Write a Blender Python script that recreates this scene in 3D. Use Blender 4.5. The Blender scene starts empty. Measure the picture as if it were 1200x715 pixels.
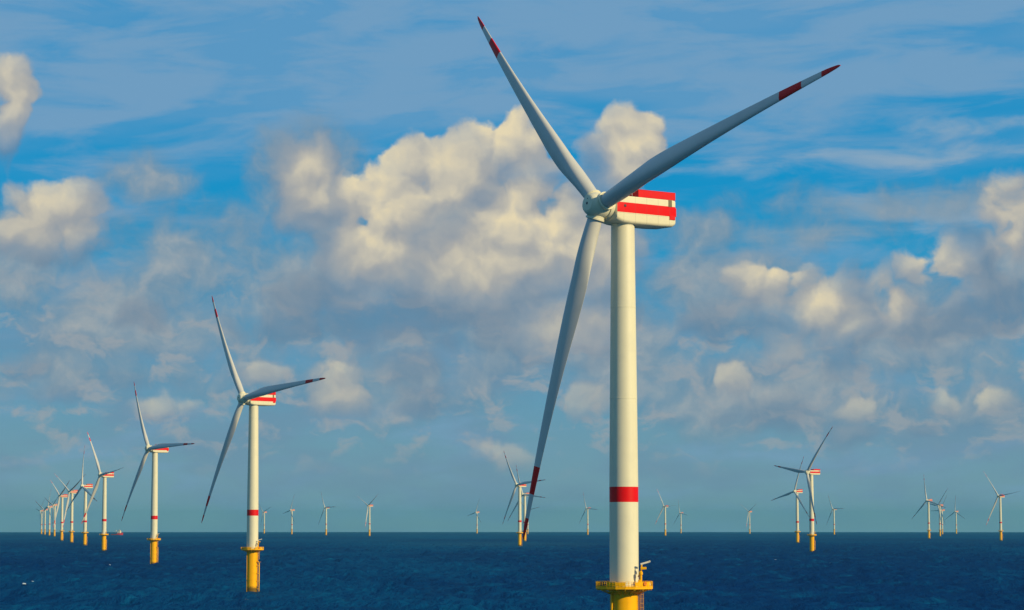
import bpy, bmesh, math, random
from mathutils import Matrix, Vector
R = math.radians
scene = bpy.context.scene
col = scene.collection
RE = 7.43e6            # earth radius with refraction (m): the sea curves away and hides the feet of far turbines
def drop(x, y): return -(x * x + y * y) / (2 * RE)

# ------------------------------------------------------------------ camera
cam_d = bpy.data.cameras.new('camera'); cam = bpy.data.objects.new('camera', cam_d); col.objects.link(cam)
cam_d.sensor_width = 36; cam_d.lens = 87.69
cam_d.clip_start = 1; cam_d.clip_end = 120000
cam.location = (0, 0, 35); cam.rotation_euler = (R(90 + 5.024), 0, 0)
scene.camera = cam

# ------------------------------------------------------------------ sun, exposure
SUN_EL, SUN_AZ = 25.0, 57.0        # azimuth: degrees to the right of straight behind the camera
sd = bpy.data.lights.new('sun', 'SUN'); so = bpy.data.objects.new('sun', sd); col.objects.link(so)
sd.energy = 5.0; sd.angle = R(0.6); sd.color = (1.0, 0.81, 0.47)
sv = Vector((math.sin(R(SUN_AZ)) * math.cos(R(SUN_EL)), -math.cos(R(SUN_AZ)) * math.cos(R(SUN_EL)), math.sin(R(SUN_EL))))
so.rotation_euler = sv.to_track_quat('Z', 'Y').to_euler()
so.location = (200, -200, 300)
vs = scene.view_settings
vs.view_transform = 'Standard'; vs.look = 'None'; vs.gamma = 1; vs.exposure = 0; vs.use_curve_mapping = False

# ------------------------------------------------------------------ sky and clouds (direction space: azimuth, elevation in degrees)
STREAK = [(9.58, 7.15, 3.14, 0.43), (6.29, 6.66, 3.73, 0.25), (9.99, 8.33, 2.94, 0.25), (10.76, 9.0, 1.76, 0.24), (4.93, 8.08, 1.76, 0.18), (-7.26, 6.18, 1.37, 0.18)]
CUMULUS = [(0.0, 8.79, 0.82, 0.67), (-0.75, 8.5, 0.82, 0.71), (-1.58, 8.2, 0.82, 0.67), (-2.17, 8.3, 0.51, 0.51), (-2.92, 7.61, 0.82, 0.71), (-3.59, 7.41, 0.67, 0.63), (0.4, 7.81, 0.71, 0.78), (-1.18, 7.32, 1.18, 1.08), (-2.37, 6.73, 1.37, 1.18), (-0.2, 6.35, 1.37, 1.02), (-3.35, 6.14, 1.08, 0.98), (0.99, 6.44, 1.08, 0.98), (-1.58, 5.56, 2.16, 0.94), (-2.95, 4.93, 2.55, 0.86), (-0.69, 4.82, 2.06, 0.78), (-5.0, 4.53, 1.14, 0.35), (1.18, 5.27, 1.08, 0.78), (2.87, 8.78, 0.67, 0.63), (2.21, 8.4, 0.67, 0.71), (1.97, 7.32, 0.98, 0.88), (1.77, 6.15, 1.18, 1.08), (1.97, 4.58, 1.08, 0.94), (-10.73, 7.1, 0.78, 0.47), (-9.88, 7.37, 0.55, 0.43), (-10.53, 6.53, 1.18, 0.51), (-11.47, 9.86, 0.55, 0.43), (-11.53, 9.0, 0.39, 0.67), (-4.63, 7.79, 0.78, 1.02), (5.6, 5.63, 0.51, 0.47), (6.28, 5.43, 0.78, 0.63), (7.14, 4.84, 0.63, 0.71), (6.37, 4.65, 1.08, 0.59), (7.82, 4.44, 0.98, 0.59), (8.69, 4.92, 0.59, 0.43), (9.76, 5.77, 0.71, 0.55), (10.52, 5.95, 0.67, 0.63), (4.9, 4.47, 0.78, 0.51), (8.02, 5.22, 0.78, 0.51), (11.39, 6.89, 0.47, 0.78), (10.7, 4.99, 1.08, 0.71), (9.16, 4.62, 0.98, 0.51), (8.05, 2.79, 0.59, 0.35), (6.28, 3.95, 0.43, 0.27), (7.44, 3.38, 0.35, 0.18), (10.04, 2.85, 0.39, 0.24), (10.91, 2.81, 0.31, 0.18), (9.36, 2.07, 0.27, 0.14), (7.73, 2.04, 0.31, 0.14), (-4.02, 3.4, 0.59, 0.35), (-3.82, 2.85, 0.51, 0.43), (-5.69, 3.49, 0.39, 0.25), (-7.85, 2.72, 0.59, 0.25), (-10.92, 3.35, 0.35, 0.2), (-10.57, 3.04, 0.59, 0.18), (-0.2, 1.55, 0.59, 0.22), (-2.47, 3.56, 0.55, 0.31), (5.11, 3.37, 0.43, 0.31), (6.05, 2.51, 0.9, 0.43), (1.8, 2.82, 0.55, 0.31), (-8.53, 4.78, 0.39, 0.27), (-1.96, 2.88, 0.47, 0.27), (0.79, 3.92, 0.59, 0.27)]
SOFT = [(-7.25, 6.1, 2.35, 0.98), (-4.63, 7.79, 1.18, 1.37), (-5.89, 5.73, 2.35, 0.98), (-8.78, 4.72, 2.55, 1.18), (-10.71, 5.85, 1.76, 1.18), (-2.36, 4.19, 3.73, 0.59), (1.96, 4.19, 2.35, 1.37), (4.91, 5.15, 1.96, 1.18), (9.35, 4.33, 3.14, 1.18), (11.27, 5.46, 1.18, 1.37), (5.86, 2.9, 2.55, 0.98), (9.49, 7.17, 2.55, 0.39), (6.48, 6.66, 3.73, 0.24), (-0.79, 6.15, 3.53, 1.76), (-8.44, 7.92, 0.78, 0.39), (3.34, 4.18, 1.18, 0.98), (-2.94, 3.11, 2.55, 0.69), (0.79, 3.41, 2.35, 0.59), (-9.34, 3.36, 2.55, 0.59), (10.09, 2.58, 2.35, 0.59), (4.33, 6.72, 1.18, 0.24)]
LIT = [(0.0, 8.89, 1.18, 0.78), (-1.58, 8.11, 1.37, 0.88), (-3.06, 7.32, 1.18, 0.98), (0.39, 6.93, 1.37, 0.98), (-0.59, 6.15, 1.67, 0.67), (-3.15, 6.3, 0.82, 0.71), (-4.63, 7.79, 0.51, 0.67), (1.18, 4.48, 0.78, 0.47), (7.2, 4.9, 0.67, 0.67), (5.98, 5.53, 0.78, 0.49), (9.66, 5.83, 0.59, 0.51), (-10.64, 7.01, 1.18, 0.67), (2.87, 8.59, 0.88, 0.98), (8.05, 2.79, 0.59, 0.35), (6.28, 3.95, 0.39, 0.25), (-3.92, 3.2, 0.67, 0.55), (10.91, 2.81, 0.31, 0.18), (1.76, 2.82, 0.55, 0.27), (1.77, 6.34, 0.98, 0.78), (11.4, 6.99, 0.47, 0.78), (-11.46, 9.67, 0.55, 0.71), (-0.2, 1.55, 0.59, 0.2), (-7.85, 2.74, 0.55, 0.24), (-5.69, 3.51, 0.39, 0.24), (10.04, 2.89, 0.35, 0.2), (5.11, 3.37, 0.39, 0.27), (8.69, 5.11, 0.39, 0.39)]
world = bpy.data.worlds.new("World"); scene.world = world; world.use_nodes = True
wt = world.node_tree; wt.nodes.clear()
try: world.cycles.sampling_method = 'MANUAL'; world.cycles.sample_map_resolution = 256
except Exception: pass
class NG:
    """short hands for building node maths"""
    def __init__(s, t): s.t = t
    def n(s, kind, **kw):
        nd = s.t.nodes.new(kind)
        for k, v in kw.items(): setattr(nd, k, v)
        return nd
    def put(s, sock, v):
        if hasattr(v, 'is_output') or hasattr(v, 'links'): s.t.links.new(v, sock)
        else: sock.default_value = v
    def m(s, op, a, b=None, c=None, clamp=False):
        nd = s.n('ShaderNodeMath', operation=op, use_clamp=clamp)
        for i, v in enumerate((a, b, c)):
            if v is not None: s.put(nd.inputs[i], v)
        return nd.outputs[0]
    def v(s, op, a, b=None):
        nd = s.n('ShaderNodeVectorMath', operation=op)
        s.put(nd.inputs[0], a)
        if b is not None: s.put(nd.inputs[1], b)
        return nd.outputs['Value'] if op in ('LENGTH', 'DOT_PRODUCT', 'DISTANCE') else nd.outputs[0]
    def ss(s, x, a, b, o0=0.0, o1=1.0):
        nd = s.n('ShaderNodeMapRange', interpolation_type='SMOOTHSTEP')
        s.put(nd.inputs[0], x)
        for i, q in enumerate((a, b, o0, o1)): s.put(nd.inputs[i + 1], q)
        return nd.outputs[0]
    def noise(s, vec, scale, detail=5, rough=.5, dist=0.0, dims='2D', out=0):
        nd = s.n('ShaderNodeTexNoise', noise_dimensions=dims)
        s.put(nd.inputs['Vector'], vec); nd.inputs['Scale'].default_value = scale
        nd.inputs['Detail'].default_value = detail; nd.inputs['Roughness'].default_value = rough
        nd.inputs['Distortion'].default_value = dist
        return nd.outputs[out]
    def mix(s, f, a, b, blend='MIX'):
        nd = s.n('ShaderNodeMix', data_type='RGBA', blend_type=blend)
        s.put(nd.inputs[0], f)
        for i, q in ((6, a), (7, b)):
            if isinstance(q, tuple) and len(q) == 3: q = (*q, 1)
            s.put(nd.inputs[i], q)
        return nd.outputs[2]
    def ramp(s, f, stops, interp='EASE'):
        nd = s.n('ShaderNodeValToRGB'); s.put(nd.inputs[0], f); cr = nd.color_ramp; cr.interpolation = interp
        while len(cr.elements) < len(stops): cr.elements.new(.5)
        for e, (p, c) in zip(cr.elements, stops): e.position = p; e.color = (*c, 1)
        return nd.outputs[0]
def srgb(r, g, b):
    f = lambda c: (c / 12.92 if c <= .04045 else ((c + .055) / 1.055) ** 2.4)
    return (f(r / 255), f(g / 255), f(b / 255))
W = NG(wt)
gen = W.n('ShaderNodeTexCoord').outputs['Generated']
sp = W.n('ShaderNodeSeparateXYZ'); wt.links.new(gen, sp.inputs[0])
AZ = W.m('MULTIPLY', W.m('ARCTAN2', sp.outputs[0], sp.outputs[1]), 57.2958)
EL = W.m('MULTIPLY', W.m('ARCSINE', sp.outputs[2]), 57.2958)
cb = W.n('ShaderNodeCombineXYZ'); wt.links.new(AZ, cb.inputs[0]); wt.links.new(EL, cb.inputs[1])
P = cb.outputs[0]
# clear sky: Nishita, its hue pulled towards the deep azure of the photograph by elevation
nis = W.n('ShaderNodeTexSky', sky_type='NISHITA', sun_disc=False)
nis.sun_elevation = R(SUN_EL); nis.sun_rotation = R(180 - SUN_AZ)
nis.air_density = 1.0; nis.dust_density = .6; nis.ozone_density = 3.0
nsc = W.mix(1.0, nis.outputs[0], (.075, .075, .075), 'MULTIPLY')
t = W.m('DIVIDE', EL, 40.0, clamp=True)
air = W.ramp(t, [(0.0, srgb(124, 160, 172)), (.05, srgb(108, 154, 176)), (.10, srgb(84, 152, 188)), (.155, srgb(24, 148, 198)), (.2, srgb(0, 144, 200)), (.3, srgb(0, 140, 199)), (1.0, srgb(10, 90, 165))], 'LINEAR')
clear = W.mix(.97, nsc, air)
# fields
def blobs(pt, lst, sm=.08):
    """union of paraboloid lumps; value ~ degrees inside the outline"""
    out = None
    for (a, e, ra, re_) in lst:
        q = W.v('MULTIPLY', W.v('SUBTRACT', pt, (a, e, 0)), (1 / ra, 1 / re_, 0)); r_ = min(ra, re_) * .6
        d = W.m('MULTIPLY_ADD', W.v('DOT_PRODUCT', q, q), -r_, r_)
        out = d if out is None else W.m('SMOOTH_MAX', out, d, sm)
    return out
wp = W.noise(P, .8, 6, .5, out=1)
P1 = W.v('ADD', P, W.v('MULTIPLY', W.v('SUBTRACT', wp, (.5, .5, .5)), (.9, .7, 0)))
def lumps(pt):
    vo = W.n('ShaderNodeTexVoronoi', voronoi_dimensions='2D', feature='SMOOTH_F1')
    W.put(vo.inputs['Vector'], pt); vo.inputs['Scale'].default_value = .95; vo.inputs['Detail'].default_value = 2.0
    vo.inputs['Roughness'].default_value = .38; vo.inputs['Smoothness'].default_value = .5
    d = vo.outputs['Distance']
    return W.m('MULTIPLY_ADD', W.m('MULTIPLY', d, d), -.55, .22)
def field(pt):
    return W.m('ADD', W.m('ADD', blobs(pt, CUMULUS), lumps(pt)), W.m('MULTIPLY_ADD', W.noise(pt, 1.0, 9, .535), .66, -.20))
DL = (-.12, .28, 0)
f0 = field(P1); f1 = field(W.v('ADD', P1, DL))
grad = W.m('DIVIDE', W.m('SUBTRACT', f0, f1), .305)                 # > 0 on the side turned to the light
lf = W.m('MULTIPLY_ADD', W.noise(P1, .9, 4, .5), .5, blobs(P1, LIT, .25))
lit0 = W.ss(lf, -.95, 1.25)
lit = W.m('ADD', W.m('MULTIPLY', lit0, .85), W.m('MULTIPLY', grad, W.m('MULTIPLY_ADD', lit0, .13, .09)), clamp=True)
wd = W.m('MULTIPLY_ADD', lit0, -.32, .36)
cden = W.ss(f0, W.m('MULTIPLY', wd, -.85), wd)
n7 = W.noise(P1, .55, 8, .56)
n7b = W.noise(W.v('ADD', P1, (-.1, .25, 0)), .55, 8, .56)
sf = W.m('MULTIPLY_ADD', W.m('SUBTRACT', n7, .5), 2.8, blobs(P1, SOFT, .3))
sden = W.ss(sf, -.75, .75)
srel = W.m('MULTIPLY', W.m('SUBTRACT', n7, n7b), 1.3)
scol = W.ramp(W.m('ADD', W.ss(sf, -.6, 1.4, .1, .55), srel, clamp=True), [(0, srgb(104, 136, 160)), (.4, srgb(136, 154, 168)), (1, srgb(186, 183, 176))], 'LINEAR')
# thin veil streaks high up
vr = W.n('ShaderNodeVectorRotate', rotation_type='Z_AXIS'); W.put(vr.inputs['Vector'], P); vr.inputs['Angle'].default_value = R(-3)
sv_ = W.v('MULTIPLY', vr.outputs[0], (.22, 1.0, 1))
vn = W.noise(sv_, 1.3, 9, .56, .3)
vn2 = W.noise(W.v('ADD', sv_, (31, 7, 0)), .55, 4, .5)
vmask = W.ss(W.m('MULTIPLY_ADD', W.m('SUBTRACT', vn2, .5), 5.0, EL), 7.2, 10.2)
vden = W.m('MULTIPLY', W.ss(W.m('MULTIPLY_ADD', vmask, .26, vn), .40, .86), .8)
# small puffs and grey wisps down near the horizon
pv = W.v('MULTIPLY', P1, (1.0, 1.7, 1))
pn = W.noise(pv, 1.1, 8, .56)
pmask = W.m('MULTIPLY', W.ss(EL, 7.0, 4.2), W.ss(EL, .8, 2.2))
pden = W.m('MULTIPLY', W.m('MULTIPLY', W.ss(pn, .5, .7), pmask), .7)
gn = W.noise(W.v('MULTIPLY', P, (.5, 1.3, 1)), .5, 7, .55)
gden = W.m('MULTIPLY', W.m('MULTIPLY', W.ss(gn, .38, .66), W.ss(EL, 6.6, 3.5)), .55)
vden = W.m('MAXIMUM', vden, W.m('MULTIPLY', vmask, W.ss(vn2, .3, .6, .2, .5)))
c = W.mix(vden, clear, srgb(124, 161, 193))
stk = W.m('ADD', blobs(W.v('ADD', P, W.v('MULTIPLY', W.v('SUBTRACT', wp, (.5, .5, .5)), (.3, .35, 0))), STREAK, .05), W.m('MULTIPLY_ADD', vn, .9, -.5))
c = W.mix(W.m('MULTIPLY', W.ss(stk, -.16, .3), .62), c, srgb(158, 176, 190))
c = W.mix(gden, c, srgb(112, 142, 168))
c = W.mix(W.m('MULTIPLY', sden, W.ss(EL, .6, 3.5, .3, .86)), c, scol)
c = W.mix(pden, c, srgb(158, 164, 170))
ccol = W.ramp(lit, [(0, srgb(106, 130, 154)), (.3, srgb(142, 152, 164)), (.55, srgb(172, 171, 168)), (.8, srgb(208, 199, 178)), (1, srgb(234, 218, 180))], 'LINEAR')
# clouds low over the sea are seen through more air
cair = W.ss(EL, 1.0, 6.5, .5, .97)
cop = W.m('MULTIPLY', cden, W.m('MULTIPLY_ADD', W.ss(lit0, .25, .85), .34, .66))
c = W.mix(W.m('MULTIPLY', cop, cair), c, ccol)
# below the horizon the world is never seen; keep it dark like deep water
c = W.mix(W.ss(EL, -2.0, -.6), (.004, .02, .04), c)
bg = W.n('ShaderNodeBackground'); wt.links.new(c, bg.inputs[0]); bg.inputs[1].default_value = 1.0
wo = W.n('ShaderNodeOutputWorld'); wt.links.new(bg.outputs[0], wo.inputs[0])
# ------------------------------------------------------------------ helpers
def tag(o, label=None, cat=None, group=None, kind=None):
    if label: o['label'] = label
    if cat: o['category'] = cat
    if group: o['group'] = group
    if kind: o['kind'] = kind
    return o
def mat(name, color, rough=.5, spec=.5, metal=0.0):
    m = bpy.data.materials.new(name); m.use_nodes = True
    b = m.node_tree.nodes['Principled BSDF']
    b.inputs['Base Color'].default_value = (*color, 1); b.inputs['Roughness'].default_value = rough
    b.inputs['Specular IOR Level'].default_value = spec; b.inputs['Metallic'].default_value = metal
    return m
def weather(m, base, dark, scale=(.4, .4, .06), amt=.35, rough=.45):
    """streaky wear: base colour mottled towards dark along the vertical, in object space"""
    g = NG(m.node_tree); b = m.node_tree.nodes['Principled BSDF']
    oc = g.n('ShaderNodeTexCoord').outputs['Object']
    n1 = g.noise(g.v('MULTIPLY', oc, scale), 1.0, 6, .6, dims='3D')
    n2 = g.noise(oc, .35, 4, .5, dims='3D')
    f = g.m('MULTIPLY', g.m('ADD', g.ss(n1, .45, .75), g.ss(n2, .45, .8)), amt, clamp=True)
    cc = g.mix(f, base, dark)
    m.node_tree.links.new(cc, b.inputs['Base Color'])
    g.put(b.inputs['Roughness'], g.m('MULTIPLY_ADD', n1, .25, rough - .12))
    return g, b, oc, cc
WHITE, RED, YEL = (.68, .64, .44), (.66, .001, .002), (.88, .43, .0)
M = {}
M['white'] = mat('white_paint', WHITE, .42); weather(M['white'], WHITE, (.53, .51, .38), amt=.3)
M['blade'] = mat('blade_gelcoat', (.52, .51, .45), .3, .4); weather(M['blade'], (.52, .51, .45), (.42, .42, .39), (.5, .5, .05), .3, .34)
M['red'] = mat('red_paint', RED, .42, .2); weather(M['red'], RED, (.5, .004, .005), amt=.3)
M['yellow'] = mat('yellow_paint', YEL, .45, .12); weather(M['yellow'], YEL, (.66, .33, .003), (.8, .8, .1), .4)
M['dark'] = mat('dark_steel', (.03, .032, .035), .5)
M['grey'] = mat('grey_steel', (.30, .31, .32), .4, .5, .3)
M['brown'] = mat('louvre_brown', (.16, .13, .07), .6)
M['cream'] = mat('cream_cover', (.72, .66, .5), .5)
M['orange'] = mat('lifebuoy_orange', (.75, .10, .02), .5)
# the tall foundation tube: yellow, with a weed belt where the tide wets it
m = mat('foundation_yellow', YEL, .45, .12); g, b, oc, cc = weather(m, YEL, (.66, .32, .003), (.8, .8, .08), .45)
sz = g.n('ShaderNodeSeparateXYZ'); m.node_tree.links.new(oc, sz.inputs[0])
wet = g.ss(g.m('MULTIPLY_ADD', g.noise(oc, .9, 5, .6, dims='3D'), 2.2, sz.outputs[2]), 4.6, 2.6)
m.node_tree.links.new(g.mix(g.m('MULTIPLY', wet, .85), cc, (.05, .04, .012)), b.inputs['Base Color']); M['found'] = m
# nacelle shell: white with one broad red stripe along its flanks
m = mat('nacelle_paint', WHITE, .4, .15); g, b, oc, cc = weather(m, WHITE, (.53, .51, .38), (.3, .3, .5), .25)
sz = g.n('ShaderNodeSeparateXYZ'); m.node_tree.links.new(oc, sz.inputs[0])
st = g.m('MULTIPLY', g.m('GREATER_THAN', sz.outputs[2], -1.3), g.m('LESS_THAN', sz.outputs[2], .8))
st = g.m('MULTIPLY', st, g.m('GREATER_THAN', sz.outputs[1], -3.95))
jt = g.m('LESS_THAN', g.m('ABSOLUTE', g.m('SUBTRACT', g.m('FRACT', g.m('DIVIDE', g.m('ADD', sz.outputs[1], 10.0), 3.1)), .5)), .010)
jt = g.m('MAXIMUM', jt, g.m('LESS_THAN', g.m('ABSOLUTE', g.m('ADD', sz.outputs[2], 1.45)), .03))
c2 = g.mix(st, cc, RED); c2 = g.mix(g.m('MULTIPLY', jt, .45), c2, (.12, .11, .10))
m.node_tree.links.new(c2, b.inputs['Base Color']); M['nacelle'] = m

class MB:
    """collects shapes, then links them as one mesh object"""
    def __init__(s): s.bm = bmesh.new(); s.smooth = []
    def face(s, vs, mi=0, sm=False):
        try: f = s.bm.faces.new(vs)
        except ValueError: return
        f.material_index = mi; f.smooth = sm
    def loft(s, rings, mi=0, closed=True, cap0=True, cap1=True, sm=True):
        """rings: list of lists of points; mi may be a list per span"""
        vr = [[s.bm.verts.new(p) for p in r] for r in rings]
        for k in range(len(vr) - 1):
            a, b = vr[k], vr[k + 1]; n = len(a); q = mi[k] if isinstance(mi, list) else mi
            for i in range(n if closed else n - 1):
                j = (i + 1) % n; s.face((a[i], a[j], b[j], b[i]), q, sm)
        m0 = mi[0] if isinstance(mi, list) else mi; m1 = mi[-1] if isinstance(mi, list) else mi
        if cap0: s.face(list(reversed(vr[0])), m0)
        if cap1: s.face(vr[-1], m1)
        return s
    def lathe(s, prof, n=32, c=(0, 0, 0), axis='Z', mi=0, sm=True, cap=True):
        rings = []
        for (r, h) in prof:
            rg = []
            for i in range(n):
                t_ = 2 * math.pi * i / n; x, y = r * math.cos(t_), r * math.sin(t_)
                rg.append((c[0] + x, c[1] + y, c[2] + h) if axis == 'Z' else (c[0] + x, c[1] + h, c[2] - y))
            rings.append(rg)
        return s.loft(rings, mi, True, cap, cap, sm)
    def tube(s, p0, p1, r, n=8, mi=0, r1=None):
        p0, p1 = Vector(p0), Vector(p1); d = p1 - p0
        q = d.to_track_quat('Z', 'Y').to_matrix(); r1 = r if r1 is None else r1
        mk = lambda p, rr: [p + q @ Vector((rr * math.cos(2 * math.pi * i / n), rr * math.sin(2 * math.pi * i / n), 0)) for i in range(n)]
        return s.loft([mk(p0, r), mk(p1, r1)], mi, sm=n > 5)
    def box(s, c, d, rz=0.0, mi=0, bevel=0.0, rx=0.0, ry=0.0):
        r_ = bmesh.ops.create_cube(s.bm, size=1.0, matrix=Matrix.Translation(c) @ Matrix.Rotation(rz, 4, 'Z') @ Matrix.Rotation(ry, 4, 'Y') @ Matrix.Rotation(rx, 4, 'X') @ Matrix.Diagonal((*d, 1)))
        fs = {f for v in r_['verts'] for f in v.link_faces}
        for f in fs: f.material_index = mi
        if bevel:
            es = {e for f in fs for e in f.edges}
            bmesh.ops.bevel(s.bm, geom=list(es), offset=bevel, segments=2, affect='EDGES', profile=.5, material=mi)
        return s
    def build(s, name, mats, parent=None, loc=(0, 0, 0), mesh_only=False):
        me = bpy.data.meshes.new(name); bmesh.ops.recalc_face_normals(s.bm, faces=s.bm.faces); s.bm.to_mesh(me); s.bm.free()
        for m_ in (mats if isinstance(mats, (list, tuple)) else [mats]): me.materials.append(m_)
        if mesh_only: return me
        return link(name, me, parent, loc)
def link(name, me, parent=None, loc=(0, 0, 0), mtx=None):
    o = bpy.data.objects.new(name, me); col.objects.link(o); o.parent = parent
    if mtx is not None: o.matrix_local = mtx
    else: o.location = loc
    return o

# ------------------------------------------------------------------ sea: one curved sheet reaching past the horizon
def build_sea():
    import numpy as np
    rng = np.random.default_rng(5)
    rs = [0.0, 40, 100, 200, 350, 500, 650, 760]; r = 850.0
    while r < 6500: rs.append(r); r *= 1.0026
    while r < 31000: rs.append(r); r *= 1.012
    rs = np.array(rs)
    fine = np.radians(np.arange(-17, 17.001, .0225)); rest = np.radians(np.arange(18, 342.1, 2.0))
    az = np.concatenate([fine, rest]); n = len(az); fadea = np.concatenate([np.clip((np.radians(17) - np.abs(fine)) / np.radians(2), 0, 1), rest * 0])
    RR, AA = np.meshgrid(rs[1:], az, indexing='ij'); X = RR * np.sin(AA); Y = RR * np.cos(AA); Z = np.zeros_like(X)
    nf = len(fine); sel = (rs[1:] > 840) & (rs[1:] < 6500)
    xs, ys = X[sel][:, :nf], Y[sel][:, :nf]; z = np.zeros_like(xs)
    for k in range(46):                                             # wind sea: many short crested trains
        lam = 7 * (62 / 7) ** rng.random(); th = R(53) + rng.normal() * .55; kk = 2 * math.pi / lam
        am = .011 * lam ** .85 * rng.uniform(.5, 1.2)
        z += am * np.sin(kk * (xs * math.sin(th) + ys * math.cos(th)) + rng.random() * 6.28)
    z = z + .22 * z * np.abs(z)                                     # sharper crests
    fr = np.clip((rs[1:][sel] - 850) / 80, 0, 1) * np.clip((6400 - rs[1:][sel]) / 3000, 0, 1)
    tmp = Z[sel]; tmp[:, :nf] = z * fr[:, None] * fadea[:nf][None, :]; Z[sel] = tmp
    Z -= RR ** 2 / (2 * RE)
    co = np.concatenate([[[0, 0, 0]], np.stack([X, Y, Z], -1).reshape(-1, 3)]).astype(np.float32)
    nr = len(rs) - 1; i = np.arange(n); j = (i + 1) % n
    tri = np.stack([np.zeros(n, int), 1 + j, 1 + i], -1)
    k = np.arange(nr - 1)[:, None] * n + 1
    quad = np.stack([k + i, k + j, k + n + j, k + n + i], -1).reshape(-1, 4)
    me = bpy.data.meshes.new('sea'); me.vertices.add(len(co)); me.vertices.foreach_set('co', co.ravel())
    me.loops.add(tri.size + quad.size); me.loops.foreach_set('vertex_index', np.concatenate([tri.ravel(), quad.ravel()]).astype(np.int32))
    me.polygons.add(len(tri) + len(quad))
    me.polygons.foreach_set('loop_start', np.concatenate([np.arange(n) * 3, n * 3 + np.arange(len(quad)) * 4]).astype(np.int32))
    me.polygons.foreach_set('use_smooth', np.ones(len(tri) + len(quad), bool)); me.update(calc_edges=True)
    if me.polygons[50].normal.z < 0: me.flip_normals()
    # foam flecks riding on the crests of the same water surface
    zz = np.where(np.abs(np.degrees(az))[None, :] < 12.5, Z + RR ** 2 / (2 * RE), -9); rowr = rs[1:]
    fv, ff = [], []
    def fleck(ri, ci, w_, h_):
        b0 = len(fv); pts = [(ri, ci)]
        for dr in range(h_ + 1):
            for dc in range(w_ + 1):
                a_ = 1 + (ri + dr) * n + ci + dc; p_ = co[a_]
                jit = rng.normal(0, .12, 2) * (1 if 0 < dc < w_ else 2)
                fv.append((p_[0] + jit[0], p_[1] + jit[1] * 3, p_[2] + (.10 + .12 * rng.random() if 0 < dc < w_ else .03)))
        for dr in range(h_):
            for dc in range(w_):
                q0 = b0 + dr * (w_ + 1) + dc; ff.append((q0, q0 + 1, q0 + w_ + 2, q0 + w_ + 1))
    for (tx, ty, w_, h_) in ((-299, 1555, 4, 1), (-97, 1205, 4, 1), (255, 2450, 3, 1), (263, 2440, 3, 1)):
        fleck(int(np.argmin(np.abs(rowr - math.hypot(tx, ty)))), int(np.argmin(np.abs(fine - math.atan2(tx, ty)))), w_, h_)
    for tx, ty in ((-136.0, 1312.7), (-311.1, 2176.5)):              # white water round the two nearest feet in view
        for _ in range(9 if ty < 2000 else 4):
            fx, fy = tx + rng.uniform(-4.5, 4.5), ty - rng.uniform(2.5, 9)
            fleck(int(np.argmin(np.abs(rowr - math.hypot(fx, fy)))), int(np.argmin(np.abs(fine - math.atan2(fx, fy)))), int(rng.integers(2, 4)), 1)
    cand = np.argwhere((zz > 1.3) & (rowr[:, None] > 1050) & (rowr[:, None] < 3000))
    for q_ in cand[rng.permutation(len(cand))[:12]]: fleck(int(q_[0]), int(q_[1]), int(rng.integers(1, 4)), 1)
    fm = bpy.data.meshes.new('sea_foam'); fm.from_pydata(fv, [], ff)
    fmat = mat('foam_white', (.55, .62, .62), .8, .1); fm.materials.append(fmat)
    fo = bpy.data.objects.new('sea_foam', fm); col.objects.link(fo); tag(fo, 'scattered white foam flecks on the crests of the dark water', kind='stuff')
    print('foam crests', len(cand), zz.max())
    m_ = bpy.data.materials.new('sea_water'); m_.use_nodes = True; g = NG(m_.node_tree)
    b = m_.node_tree.nodes['Principled BSDF']
    oc = g.n('ShaderNodeTexCoord').outputs['Object']
    v2 = g.v('MULTIPLY', oc, (1, 1, 0))
    sw = g.noise(g.v('MULTIPLY', v2, (.020, .011, 0)), 1.0, 3, .5)       # swell, crests lie across the view
    w1 = g.noise(g.v('MULTIPLY', v2, (.055, .035, 0)), 1.0, 5, .6)
    w2 = g.noise(g.v('MULTIPLY', v2, (.30, .16, 0)), 1.0, 4, .6)
    hgt = g.m('ADD', g.m('MULTIPLY', sw, 10.0), g.m('ADD', g.m('MULTIPLY', w1, 9.0), g.m('MULTIPLY', w2, 1.5)))
    bp = g.n('ShaderNodeBump'); bp.inputs['Distance'].default_value = 1.0; bp.inputs['Strength'].default_value = 1.0
    m_.node_tree.links.new(hgt, bp.inputs['Height']); pass
    # upwelling colour: deep navy, patches of teal, a silty streak far out
    pt = g.noise(g.v('MULTIPLY', v2, (.0016, .0006, 0)), 1.0, 5, .55)
    base = g.mix(g.ss(pt, .36, .66), (0, .014, .062), (0, .038, .094))
    dk = g.noise(g.v('MULTIPLY', v2, (.010, .0035, 0)), 1.0, 6, .62)
    base = g.mix(g.m('MULTIPLY', g.ss(dk, .5, .68), .6), base, (0, .008, .045))
    strk = g.noise(g.v('MULTIPLY', v2, (.03, .010, 0)), 1.0, 7, .68)
    base = g.mix(g.ss(strk, .5, .8), base, (0, .065, .13))
    q = g.v('MULTIPLY', g.v('SUBTRACT', v2, (-10, 4550, 0)), (1 / 300, 1 / 900, 0))
    silt = g.ss(g.m('MULTIPLY_ADD', g.m('SUBTRACT', g.noise(g.v('MULTIPLY', v2, (.006, .002, 0)), 1.0, 5, .6), .5), 1.2, g.m('SUBTRACT', 1.0, g.v('LENGTH', q))), 0.0, .9)
    base = g.mix(g.m('MULTIPLY', silt, .35), base, (.02, .07, .10))
    # mostly upwelling water colour, a thin rough sky glint on top
    m_.node_tree.nodes.remove(b); df = g.n('ShaderNodeBsdfDiffuse'); gl = g.n('ShaderNodeBsdfGlossy'); ad = g.n('ShaderNodeAddShader')
    g.put(df.inputs['Color'], base); gl.inputs['Color'].default_value = (.02, .06, .11, 1); gl.inputs['Roughness'].default_value = .22
    for q_ in (df, gl): m_.node_tree.links.new(bp.outputs[0], q_.inputs['Normal'])
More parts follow.
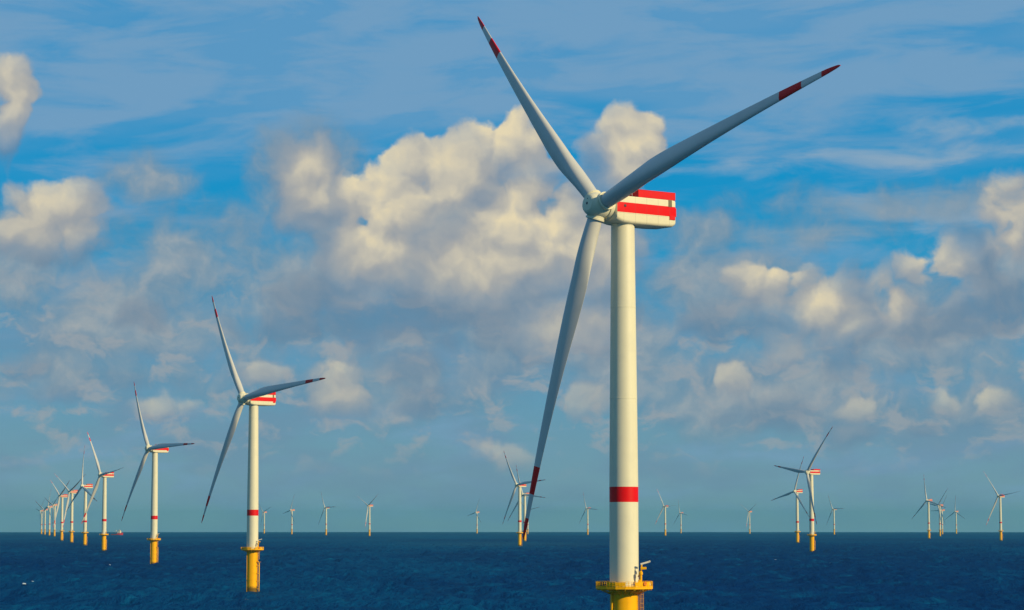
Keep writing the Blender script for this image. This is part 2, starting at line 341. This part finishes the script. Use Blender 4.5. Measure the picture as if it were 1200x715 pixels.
    m_.node_tree.links.new(df.outputs[0], ad.inputs[0]); m_.node_tree.links.new(gl.outputs[0], ad.inputs[1])
    m_.node_tree.links.new(ad.outputs[0], m_.node_tree.nodes['Material Output'].inputs['Surface'])
    me.materials.append(m_)
    o = bpy.data.objects.new('sea', me); col.objects.link(o); tag(o, 'dark blue rippled open sea reaching the horizon', kind='structure')
build_sea()

# ------------------------------------------------------------------ turbine pieces, each kind one shared mesh
HUBZ, OVER, ROTR, TILT, CONE, BEND = 101.0, 6.45, 71.8, R(6.3), R(3.2), 4.8
def lerp_tab(tab, x):
    for (a, b) in zip(tab, tab[1:]):
        if x <= b[0]:
            t_ = (x - a[0]) / (b[0] - a[0]); return a[1] + (b[1] - a[1]) * t_
    return tab[-1][1]
CH = [(0, 3.15), (.05, 3.15), (.08, 3.3), (.12, 3.6), (.16, 4.02), (.2, 4.38), (.24, 4.62), (.28, 4.66), (.34, 4.42), (.42, 3.9), (.5, 3.4), (.6, 2.85), (.7, 2.35), (.8, 1.9), (.9, 1.4), (.95, 1.15), (.98, .8), (.993, .5), (1, .12)]
TH = [(0, 1), (.05, 1), (.09, .88), (.14, .68), (.2, .54), (.3, .44), (.5, .35), (.7, .28), (1, .2)]
TW = [(0, 5), (.15, 5), (.25, 4.5), (.4, 4), (.6, 3), (.8, 2), (1, 2)]
BANDS = [(.78, .862), (.934, 1.01)]
def blade_mesh(nsec=60, npt=32, bend=BEND):
    ss_ = sorted({.022, .03, *[.03 + .97 * (i / nsec) ** .95 for i in range(1, nsec + 1)], .78, .862, .934, .985, .993, .997})
    mb = MB(); rings = []; mids = []
    for s_ in ss_:
        c = lerp_tab(CH, s_); th = lerp_tab(TH, s_); tw = R(lerp_tab(TW, s_))
        bl = min(1, max(0, (s_ - .05) / .20)); bl = bl * bl * (3 - 2 * bl)
        ring = []
        for i in range(npt):
            a_ = 2 * math.pi * i / npt
            # circle
            cx, cy = .5 * c * math.cos(a_), .5 * c * math.sin(a_) * 1.0
            # aerofoil: x from leading (0) to trailing (1)
            xx = .5 - .5 * math.cos(a_)
            yt = 5 * th * (.2969 * math.sqrt(xx) - .126 * xx - .3516 * xx ** 2 + .2843 * xx ** 3 - .1036 * xx ** 4)
            cam_ = .01 * 4 * xx * (1 - xx)
            side = 1 if a_ <= math.pi else -1
            ax = (.32 - xx) * c; ay = (cam_ + side * yt * (.95 if side > 0 else 1.2)) * c
            # match the circle's start: angle 0 = leading edge for both
            px = cx * (1 - bl) + ax * bl; py = cy * (1 - bl) + ay * bl
            # px towards leading edge (+X), py towards suction side (+Y, downwind); twist brings the nose upwind (-Y)
            X = px * math.cos(tw) + py * math.sin(tw); Y = -px * math.sin(tw) + py * math.cos(tw)
            r_ = s_ * ROTR
            Y += -r_ * math.sin(CONE) + bend * s_ * s_
            ring.append((X, Y, r_ * math.cos(CONE)))
        rings.append(ring)
    for k in range(len(ss_) - 1):
        mid = (ss_[k] + ss_[k + 1]) / 2; mids.append(1 if any(a <= mid <= b for a, b in BANDS) else 0)
    mb.loft(rings, mids)
    return mb.build('blade', [M['blade'], M['red']], mesh_only=True)
def seam(s_): pass
ME = {'blade': blade_mesh(), 'blade slack': blade_mesh(bend=-3.0)}
# tower from the deck (22.1) to the nacelle floor, with weld seams standing 1.5 cm proud
def tower_mesh():
    R_ = lambda z: 3.0 if z < 45 else 3.0 - (z - 45) / 52.5 * .55
    zs = [22.1, 39.6, 42.75, 61, 61.12, 80, 80.12, 97.6]
    pr = [(R_(22.1) + .12, 22.1), (R_(22.1) + .12, 22.45), (R_(22.5), 22.45)]; mi = [0, 0]
    def add(r, z, m=0): pr.append((r, z)); mi.append(m)
    add(R_(39.6), 39.6); add(R_(42.7), 42.75, 1)
    for zz in (61.0, 80.0):
        add(R_(zz), zz); add(R_(zz) + .03, zz + .01); add(R_(zz) + .03, zz + .19); add(R_(zz), zz + .2)
    add(R_(97.6), 97.6)
    n = 64; mb = MB(); rings = [[(r * math.cos(2 * math.pi * i / n), r * math.sin(2 * math.pi * i / n), z) for i in range(n)] for r, z in pr]
    # build with own normals per span so that the steps stay crisp
    mb.loft(rings, mi)
    return mb.build('tower', [M['white'], M['red']], mesh_only=True)
ME['tower'] = tower_mesh()
mb = MB(); mb.lathe([(2.92, -12), (2.92, 6.2), (3.03, 6.2), (3.03, 6.5), (2.92, 6.5), (2.92, 20.9), (3.25, 21.1), (3.25, 21.6)], 64)
ME['transition_piece'] = mb.build('transition_piece', M['found'], mesh_only=True)
# boat landing on the right-hand side: two fender tubes, rungs, stand-offs, an upper ladder to the deck
mb = MB()
for yy in (-1.9, -.7):
    mb.tube((3.75, yy, -3), (3.75, yy, 15.2), .19, 12); mb.tube((3.75, yy, 15.2), (2.9, yy, 16.0), .19, 10)
    for zz in (1.5, 5.5, 9.5, 13.5): mb.tube((2.3, yy, zz), (3.75, yy, zz), .12, 8)
for k in range(44): mb.tube((3.62, -1.6, k * .36 - .5), (3.62, -1.0, k * .36 - .5), .03, 4)
for yy in (-1.62, -.98): mb.tube((3.62, yy, -1.5), (3.62, yy, 15.3), .05, 6)
ME['boat_landing'] = mb.build('boat_landing', M['yellow'], mesh_only=True)
mb = MB()
for yy in (-1.75, -1.05): mb.tube((3.18, yy, 15.2), (3.18, yy, 22.9), .05, 6)
for k in range(22): mb.tube((3.18, -1.75, 15.3 + k * .34), (3.18, -1.05, 15.3 + k * .34), .03, 4)
for k in range(6):
    zz = 17 + k * .9; pts = [(3.18 + .75 * math.sin(a), -1.4 - .42 * math.cos(a), zz) for a in [math.pi * i / 6 for i in range(7)]]
    for a, b_ in zip(pts, pts[1:]): mb.tube(a, b_, .02, 4)
for a in range(7): mb.tube((3.18 + .75 * math.sin(math.pi * a / 6), -1.4 - .42 * math.cos(math.pi * a / 6), 16.9), (3.18 + .75 * math.sin(math.pi * a / 6), -1.4 - .42 * math.cos(math.pi * a / 6), 21.6), .02, 4)
mb.box((3.75, -1.3, 15.45), (1.6, 1.9, .12))
ME['ladder'] = mb.build('ladder', M['yellow'], mesh_only=True)
# power cable tube on the left
mb = MB(); mb.tube((-2.6, -1.75, -6), (-2.6, -1.75, 20.8), .17, 10)
for zz in (3, 9, 15): mb.box((-2.35, -1.6, zz), (.5, .4, .25), R(30))
ME['cable_tube'] = mb.build('cable_tube', M['yellow'], mesh_only=True)
# platform
NP = 18; RP = 5.95
pp = [(RP * math.cos(2 * math.pi * (i + .5) / NP), RP * math.sin(2 * math.pi * (i + .5) / NP)) for i in range(NP)]
mb = MB(); mb.loft([[(x, y, 21.75) for x, y in pp], [(x, y, 22.1) for x, y in pp]], sm=False)
for i in range(NP):
    x, y = pp[i]; mb.tube((x * .93, y * .93, 21.8), (x * .49, y * .49, 20.6), .09, 6)
    mb.box((x * .72, y * .72, 21.62), (5.95 * .48, .14, .26), math.atan2(y, x))
ME['platform'] = mb.build('platform', M['yellow'], mesh_only=True)
mb = MB()
def rail_seg(a, b_, panel):
    for h_ in (.42, .80, 1.18): mb.tube((a[0], a[1], 22.1 + h_), (b_[0], b_[1], 22.1 + h_), .035, 6)
    mx, my = (a[0] + b_[0]) / 2, (a[1] + b_[1]) / 2; ln = math.dist(a, b_); an = math.atan2(b_[1] - a[1], b_[0] - a[0])
    mb.box((mx, my, 22.24), (ln - .04, .03, .24), an)
    for k in range(3):
        f_ = k / 3; mb.tube((a[0] + (b_[0] - a[0]) * f_, a[1] + (b_[1] - a[1]) * f_, 22.1), (a[0] + (b_[0] - a[0]) * f_, a[1] + (b_[1] - a[1]) * f_, 23.3), .04, 6)
    if panel: mb.box((mx, my, 22.78), (ln - .12, .025, .78), an)
q9 = [(x * .992, y * .992) for x, y in pp]
for i in range(NP):
    rail_seg(q9[i], q9[(i + 1) % NP], i not in (9, 10, 13, 16))
ME['railing'] = mb.build('railing', M['yellow'], mesh_only=True)
mb = MB(); mb.box((-4.3, -3.0, 22.65), (1.3, .8, 1.1), R(-35), bevel=.04)
ME['switch_cabinet 2'] = mb.build('switch_cabinet', M['dark'], mesh_only=True)
mb = MB(); mb.box((-3.1, -4.35, 22.6), (1.15, .7, 1.0), R(-15), bevel=.04)
ME['switch_cabinet'] = mb.build('switch_cabinet', M['dark'], mesh_only=True)
mb = MB(); mb.box((1.7, -5.0, 22.5), (.8, .5, .8), R(20), bevel=.05)
ME['storage_bin 2'] = mb.build('storage_bin', M['cream'], mesh_only=True)
mb = MB(); mb.lathe([(.28, 0), (.32, .1), (.32, .8), (.2, .95)], 12, (5.1, -1.9, 22.1))
ME['life_raft'] = mb.build('life_raft', M['cream'], mesh_only=True)
mb = MB(); mb.box((-.9, -5.3, 22.45), (.6, .4, .7), 0, bevel=.04)
ME['storage_bin'] = mb.build('storage_bin', M['cream'], mesh_only=True)
def torus(mb, c, r, rr, ax=(0, 1, 0), n=18, k=8):
    q = Vector(ax).to_track_quat('Z', 'Y').to_matrix(); rings = []
    for i in range(n + 1):
        a = 2 * math.pi * i / n
        rings.append([Vector(c) + q @ Vector(((r + rr * math.cos(2 * math.pi * j / k)) * math.cos(a), (r + rr * math.cos(2 * math.pi * j / k)) * math.sin(a), rr * math.sin(2 * math.pi * j / k))) for j in range(k)])
    mb.loft(rings, cap0=False, cap1=False)
mb = MB(); torus(mb, (4.1, -4.52, 22.85), .33, .085, (.65, -.75, 0))
ME['lifebuoy'] = mb.build('lifebuoy', M['orange'], mesh_only=True)
# davit crane: pedestal, slewing head, knuckle jib
mb = MB(); mb.lathe([(.36, 22.1), (.36, 22.4), (.27, 22.5), (.27, 24.6), (.4, 24.7), (.4, 25.2), (.2, 25.4)], 16, (3.3, -2.9, 0)); mb.box((3.0, -2.9, 23.2), (.5, .6, .9), bevel=.04)
ME['crane_post'] = mb.build('crane_post', M['yellow'], mesh_only=True)
mb = MB(); mb.box((3.85, -2.9, 26.0), (1.2, .34, .5), 0, ry=R(-3), bevel=.06)
mb.tube((3.35, -2.9, 25.2), (3.5, -2.9, 26.9), .15, 8); mb.tube((2.7, -2.9, 24.2), (3.4, -2.9, 25.8), .08, 8)
ME['crane_base'] = mb.build('crane_base', M['yellow'], mesh_only=True)
mb = MB(); mb.box((4.2, -2.9, 27.1), (2.0, .3, .36), 0, ry=R(-16), bevel=.05); mb.lathe([(.2, -.15), (.2, .15)], 12, (5.1, -2.9, 27.4), 'Y')
ME['crane_jib'] = mb.build('crane_jib', M['cream'], mesh_only=True)

# nacelle, local frame: upwind is -Y, origin on the tower axis at hub height
def nac_ring(y, w, z0, z1, r, n=6):
    cx, pts = w, []
    for (sx, zc, a0) in ((1, z1, 0), (-1, z1, 90), (-1, z0, 180), (1, z0, 270)):
        rr = r[0] if zc == z1 else r[1]
        for i in range(n + 1):
            a = R(a0 + 90 * i / n)
            pts.append((sx * (w - rr) + rr * math.cos(a), y, (zc - rr if zc == z1 else zc + rr) + rr * math.sin(a)))
    return pts
mb = MB()
rg = [(-4.35, 2.35, -2.35, 2.0, (1.5, 1.9)), (-4.2, 2.8, -2.75, 2.1, (.9, 1.5)), (-3.95, 3.05, -3.0, 2.18, (.45, 1.1)), (-3.4, 3.15, -3.25, 2.2, (.3, .9)), (-2.0, 3.15, -3.5, 2.2, (.25, .8)), (0, 3.15, -3.6, 2.2, (.25, .75)), (8, 3.15, -3.6, 2.2, (.25, .75)), (11.2, 3.12, -3.45, 2.2, (.25, .7)), (11.9, 3.0, -3.1, 2.15, (.35, .7)), (12.05, 2.8, -2.8, 2.0, (.4, .7))]
mb.loft([nac_ring(*a) for a in rg])
mb.lathe([(2.5, -3.75), (2.55, -3.5)], 48)            # yaw collar under the floor
ME['nacelle'] = mb.build('nacelle', M['nacelle'], mesh_only=True)
# generator drum between nacelle and hub
mb = MB(); mb.lathe([(2.3, -5.2), (2.75, -5.15), (2.8, -4.9), (2.8, -4.15), (2.5, -4.0)], 48, axis='Y')
ME['generator_drum'] = mb.build('generator_drum', M['white'], mesh_only=True)
# helicopter hoist pen: red panels, posts, pale deck
mb = MB()
for sx in (-1, 1): mb.box((sx * 2.98, 6.85, 2.98), (.08, 10.1, 1.5))
for yy in (1.84, 11.86): mb.box((0, yy, 2.98), (5.88, .08, 1.5))
for sx in (-1, 1):
    for k in range(4): mb.tube((sx * 2.98, 1.9 + k * 3.3, 2.2), (sx * 2.98, 1.9 + k * 3.3, 3.85), .055, 6)
    mb.tube((sx * 2.98, 1.8, 3.78), (sx * 2.98, 11.9, 3.78), .06, 6)
ME['hoist_pen'] = mb.build('hoist_pen', M['red'], mesh_only=True)
mb = MB(); mb.box((.4, 7.4, 3.3), (1.9, 2.6, 1.5), bevel=.12)
ME['cooler 2'] = mb.build('cooler', M['red'], mesh_only=True)
mb = MB(); mb.box((-1.2, 10.2, 3.2), (1.2, 1.0, 1.6), bevel=.1)
ME['cooler'] = mb.build('cooler', M['red'], mesh_only=True)
for k_, (x, y, h_) in enumerate(((2.2, -1.3, 1.0), (2.5, .5, .9), (2.6, -2.6, .7))):
    mb = MB(); mb.tube((x, y, 2.15), (x, y, 2.25 + h_), .08, 6); mb.box((x, y, 2.3 + h_), (.3, .3, .3), bevel=.03)
    ME['beacon %d' % k_] = mb.build('beacon', M['grey'], mesh_only=True)
mb = MB(); mb.tube((-1.2, 2.4, 2.1), (-1.2, 2.4, 5.6), .045, 6)
ME['wind_mast 2'] = mb.build('wind_mast', M['grey'], mesh_only=True)
mb = MB(); mb.tube((1.2, 2.6, 2.1), (1.2, 2.6, 6.4), .045, 6); mb.tube((1.2, 2.3, 5.4), (1.2, 2.9, 5.4), .04, 4)
ME['wind_mast'] = mb.build('wind_mast', M['grey'], mesh_only=True)
mb = MB(); mb.box((3.17, 10.35, 1.45), (.07, .95, 1.5), bevel=.03)
for k in range(6): mb.box((3.22, 10.35, .9 + k * .22), (.04, .8, .06))
ME['louvre'] = mb.build('louvre', M['brown'], mesh_only=True)
mb = MB(); mb.lathe([(.28, 3.14), (.3, 3.2), (.16, 3.23)], 16, (0, 0, 0)); me_ = mb.build('porthole', M['dark'], mesh_only=True)
me_.transform(Matrix.Translation((0, -1.9, .1)) @ Matrix.Rotation(R(90), 4, 'Y')); ME['porthole'] = me_
mb = MB(); mb.box((3.2, 10.9, -1.55), (.12, 1.5, .9), bevel=.03)
ME['rear_hatch 2'] = mb.build('rear_hatch', M['red'], mesh_only=True)
mb = MB(); mb.box((1.0, 12.2, -.3), (3.6, .35, 1.9), bevel=.1)
ME['rear_hatch'] = mb.build('rear_hatch', M['red'], mesh_only=True)
# hub, local frame of the rotor: axis -Y
mb = MB(); mb.lathe([(1.75, -2.95), (1.95, -2.8), (2.25, -2.3), (2.6, -1.3), (2.75, 0), (2.7, .9), (2.35, 1.55), (2.3, 1.75)], 56, axis='Y')
for k in range(3):
    mt = Matrix.Rotation(R(120 * k), 4, 'Y') @ Matrix.Rotation(CONE, 4, 'X')
    prof = [(1.85, 1.4), (1.85, 2.55), (1.98, 2.6), (1.98, 2.95), (1.86, 3.0), (1.7, 3.03), (1.62, 2.9)]
    mb.loft([[mt @ Vector((r * math.cos(2 * math.pi * i / 40), r * math.sin(2 * math.pi * i / 40), z)) for i in range(40)] for r, z in prof])
ME['hub'] = mb.build('hub', M['white'], mesh_only=True)
mb = MB(); mb.lathe([(.2, -3.12), (1.2, -3.1), (1.62, -3.03), (1.68, -2.9)], 40, axis='Y')
ME['nose_cap'] = mb.build('nose_cap', M['white'], mesh_only=True)
mb = MB(); mb.lathe([(.28, -3.16), (.28, -3.08)], 16, axis='Y')
ME['nose_bolt 2'] = mb.build('nose_bolt', M['dark'], mesh_only=True)
mb = MB(); mb.lathe([(.12, -3.13), (.12, -3.06)], 10, (.75, 0, .65), 'Y')
ME['nose_bolt'] = mb.build('nose_bolt', M['dark'], mesh_only=True)
for k_, m_ in ME.items():
    if k_ in ('tower', 'transition_piece', 'hub', 'nose_cap', 'generator_drum', 'nacelle', 'crane_post'):
        # sharp creases where the profile turns hard, smooth elsewhere
        bm_ = bmesh.new(); bm_.from_mesh(m_)
        for e in bm_.edges:
            if len(e.link_faces) == 2 and e.calc_face_angle(0) > R(28): e.smooth = False
        bm_.to_mesh(m_); bm_.free()

def kit(parent, *names):
    for nm in names:
        for key in ME:
            if key.split(' ')[0] == nm: link(nm, ME[key], parent)

def turbine(x, y, phi, psi, label, level, group, pitch=0):
    root = bpy.data.objects.new('wind_turbine', None); col.objects.link(root)
    root.location = (x, y, drop(x, y)); root.empty_display_size = 5
    tag(root, label, 'wind turbine', group)
    tp = link('transition_piece', ME['transition_piece'], root)
    link('tower', ME['tower'], root)
    pf = link('platform', ME['platform'], root)
    if level >= 1:
        link('boat_landing', ME['boat_landing'], tp); link('railing', ME['railing'], pf)
        link('crane_post', ME['crane_post'], pf); link('crane_base', ME['crane_base'], pf)
    if level >= 2:
        link('ladder', ME['ladder'], tp); link('cable_tube', ME['cable_tube'], tp)
        kit(pf, 'crane_jib', 'switch_cabinet', 'storage_bin', 'life_raft', 'lifebuoy')
    yaw = Matrix.Rotation(-R(psi), 4, 'Z')
    nc = link('nacelle', ME['nacelle'], root, mtx=Matrix.Translation((0, 0, HUBZ)) @ yaw)
    link('generator_drum', ME['generator_drum'], nc)
    link('hoist_pen', ME['hoist_pen'], nc)
    if level >= 1: kit(nc, 'wind_mast', 'cooler', 'louvre')
    if level >= 2: kit(nc, 'porthole', 'rear_hatch', 'beacon')
    base = Matrix.Translation((-OVER * math.sin(R(psi)), -OVER * math.cos(R(psi)), HUBZ)) @ yaw @ Matrix.Rotation(-TILT, 4, 'X')
    hb = link('hub', ME['hub'], root, mtx=base @ Matrix.Rotation(R(phi), 4, 'Y'))
    if level >= 1: link('nose_cap', ME['nose_cap'], hb)
    if level >= 2: kit(hb, 'nose_bolt')
    spin = Matrix.Rotation(-R(pitch), 4, Vector((0, -math.sin(CONE), math.cos(CONE))))   # feathered blades are turned about their own span
    for k in range(3): link('blade', ME['blade slack' if pitch else 'blade'], root, mtx=base @ Matrix.Rotation(R(phi + 120 * k), 4, 'Y') @ spin)
    return root
ROW, MIDG, FAR, RG = 'wind turbines in the long row on the left', 'turbines in the row behind the lowest blade', 'small far turbines along the horizon', 'turbines standing off to the right'
TURB = [
    (23.2, 518.9, 313.9, 53.3, 'largest and nearest turbine, its yellow platform at the bottom edge, blades filling the sky', 2, None),
    (-136.0, 1312.7, 84, 50, 'second largest turbine, left of the nearest one, its whole yellow foundation showing', 2, ROW),
    (-311.1, 2176.5, 88, 50, 'third largest turbine, tall white one between the small red ship and the big left turbine', 2, ROW),
    (-539.5, 3311.9, 86, 53, 'turbine just left of the small red ship, upper blade lit white and leaning left', 1, ROW, 75),
    (-727.5, 4266.8, 112, 56, 'turbine second to the left of the small red ship, one blade straight up', 1, ROW),
    (-875.3, 4977.6, 64, 50, 'turbine third to the left of the red ship, lit blade pointing to the upper left', 1, ROW, 75),
    (-1018.3, 5664.4, 64, 59, 'turbine fourth to the left of the red ship, its nacelle showing pale red', 1, ROW, 75),
    (-1467.6, 8034.2, 50, 53, 'fifth turbine left of the red ship, widest gap of the row on its right', 0, ROW),
    (-1615.3, 8745.1, 10, 59, 'third turbine from the far left end of the long row', 0, ROW),
    (-1863.9, 9993.1, 60, 41, 'second turbine from the far left end of the long row', 0, ROW),
    (-2022.6, 10765.4, 38, 62, 'last and smallest turbine at the far left end of the long row', 0, ROW),
    (12.7, 4136.5, 84, 50, 'mid distance turbine beside the lowest blade tip, largest of three standing close in line', 1, MIDG),
    (27.7, 5412.5, 96, 47, 'middle of three turbines in line, partly hidden behind the tip of the big lowest blade', 1, MIDG),
    (67.6, 10721.0, 78, 41, 'farthest of three turbines in line behind the tip of the big lowest blade', 0, MIDG),
    (287.5, 9509.2, 94, 56, 'far small turbine close left of the big white tower, one blade near upright', 0, FAR),
    (523.2, 8548.4, 90, 53, 'far turbine just right of the big tower, sunlit blade leaning to the upper left', 0, FAR, 75),
    (833.5, 12352.6, 100, 59, 'tiny far turbine, second to the right of the nearest tower', 0, FAR),
    (1084.9, 11430.8, 62, 59, 'tiny lone far turbine with two blades up in a V, left of the close pair', 0, FAR, 75),
    (376.1, 3141.8, 38, 59, 'larger of the close pair on the right, one long blade raised to the upper right', 1, RG),
    (558.5, 4901.0, 16, 56, 'smaller of the close pair on the right, blade reaching to the lower left', 1, RG),
    (1272.4, 9890.3, 88, 59, 'tiny far turbine just right of the close pair on the right', 0, FAR),
    (1105.6, 6642.2, 106, 53, 'shaded grey turbine, left end of the cluster of four near the right edge', 1, RG),
    (1401.8, 8202.1, 38, 62, 'second turbine of the right cluster, one blade raised right, overlapped by its neighbour', 0, RG),
    (1795.2, 10447.4, 28, 62, 'third turbine of the right cluster, smaller one overlapping the tower beside it', 0, RG),
    (1998.9, 11266.6, 118, 53, 'right end turbine of the cluster of four near the right edge, one blade upright', 0, RG),
    (1104.2, 5658.5, 84, 53, 'rightmost turbine of all, bright blade leaning left, near the edge of view', 1, RG, 75),
    (-1167.7, 11803.2, 70, 53, 'smallest of four far turbines in a loose row, close beside the second largest tower', 0, FAR),
    (-913.9, 10393.5, 18, 59, 'second from the left of four far turbines in a loose row, one blade upright', 0, FAR),
    (-675.8, 9105.0, 88, 53, 'third from the left of four far turbines in a loose row', 0, FAR),
    (-472.6, 8304.5, 60, 53, 'largest of four far turbines in a loose row, two blades up in a V', 0, FAR, 75),
    (-165.3, 11827.6, 16, 53, 'tiny far turbine standing alone a little left of the big lowest blade tip', 0, FAR),
]
for a in TURB: turbine(*a)

# ------------------------------------------------------------------ service ship on the horizon
def ship(x, y, rz):
    root = bpy.data.objects.new('service_ship', None); col.objects.link(root); root.location = (x, y, drop(x, y)); root.rotation_euler = (0, 0, rz); root.scale = (1.15, 1.15, 1.25)
    tag(root, 'small red hulled service ship with white deckhouse on the horizon, far left', 'ship')
    mb = MB(); rings = []
    for (px, w, k0, dk) in ((-22, 3.6, 1.2, 2.6), (-19, 4.8, -1, 2.6), (-8, 5.4, -2, 2.6), (2, 5.4, -2, 2.8), (3, 5.4, -2, 5.6), (12, 4.6, -2, 6.0), (19, 2.2, -1.5, 6.8), (23, .25, 1.5, 7.6)):
        rings.append([(px, -w, dk), (px, -w * .96, .6), (px, -w * .55, k0), (px, w * .55, k0), (px, w * .96, .6), (px, w, dk)])
    mb.loft(rings, sm=False); mb.build('hull', M['red'], root)
    mb = MB(); mb.box((8.5, 0, 8.0), (11, 8.6, 4.6), bevel=.3); mb.box((9.5, 0, 11.6), (8.5, 7.8, 2.8), bevel=.3); mb.box((10, 0, 14.2), (6, 8.4, 2.4), bevel=.3)
    dh = mb.build('deckhouse', M['white'], root)
    mb = MB(); mb.box((13.1, 0, 14.5), (.1, 7.4, .9)); mb.box((10.2, -4.25, 14.5), (4.6, .1, .9)); mb.box((10.2, 4.25, 14.5), (4.6, .1, .9)); mb.build('bridge_windows', M['dark'], dh)
    mb = MB(); mb.tube((8.5, 0, 15.3), (8.5, 0, 20), .25, 8); mb.box((8.5, 0, 18), (.3, 3, .2)); mb.build('mast', M['grey'], root)
    mb = MB(); mb.tube((-4, 2, 2.6), (-4, 2, 12), .7, 12); mb.lathe([(.9, 0), (1.7, .6), (1.9, 2.2), (1.2, 3.2)], 16, (-4, 2, 11.5)); mb.tube((-4, 2, 8), (-16, 1, 11), .35, 8); mb.build('crane', M['white'], root)
    mb = MB(); mb.box((-9, 0, 3.4), (16, 7, 1.4), bevel=.2); mb.build('cargo_deck', M['dark'], root)
ship(-1530, 9700, R(-20))

# ------------------------------------------------------------------ sea air: one even, thin haze over the whole scene
me = bpy.data.meshes.new('haze'); bm = bmesh.new()
bmesh.ops.create_cube(bm, size=1.0, matrix=Matrix.Translation((0, 0, 62)) @ Matrix.Diagonal((64000, 64000, 268, 1))); bm.to_mesh(me); bm.free()
hz = bpy.data.objects.new('haze', me); col.objects.link(hz); tag(hz, 'thin pale blue sea haze over the water', kind='stuff')
m = bpy.data.materials.new('haze_air'); m.use_nodes = True; nt = m.node_tree; nt.nodes.clear()
pv_ = nt.nodes.new('ShaderNodeVolumePrincipled'); pv_.inputs['Color'].default_value = (.13, .50, .64, 1); pv_.inputs['Density'].default_value = 2.8e-5; pv_.inputs['Anisotropy'].default_value = 0.0
ou = nt.nodes.new('ShaderNodeOutputMaterial'); nt.links.new(pv_.outputs[0], ou.inputs['Volume']); me.materials.append(m)
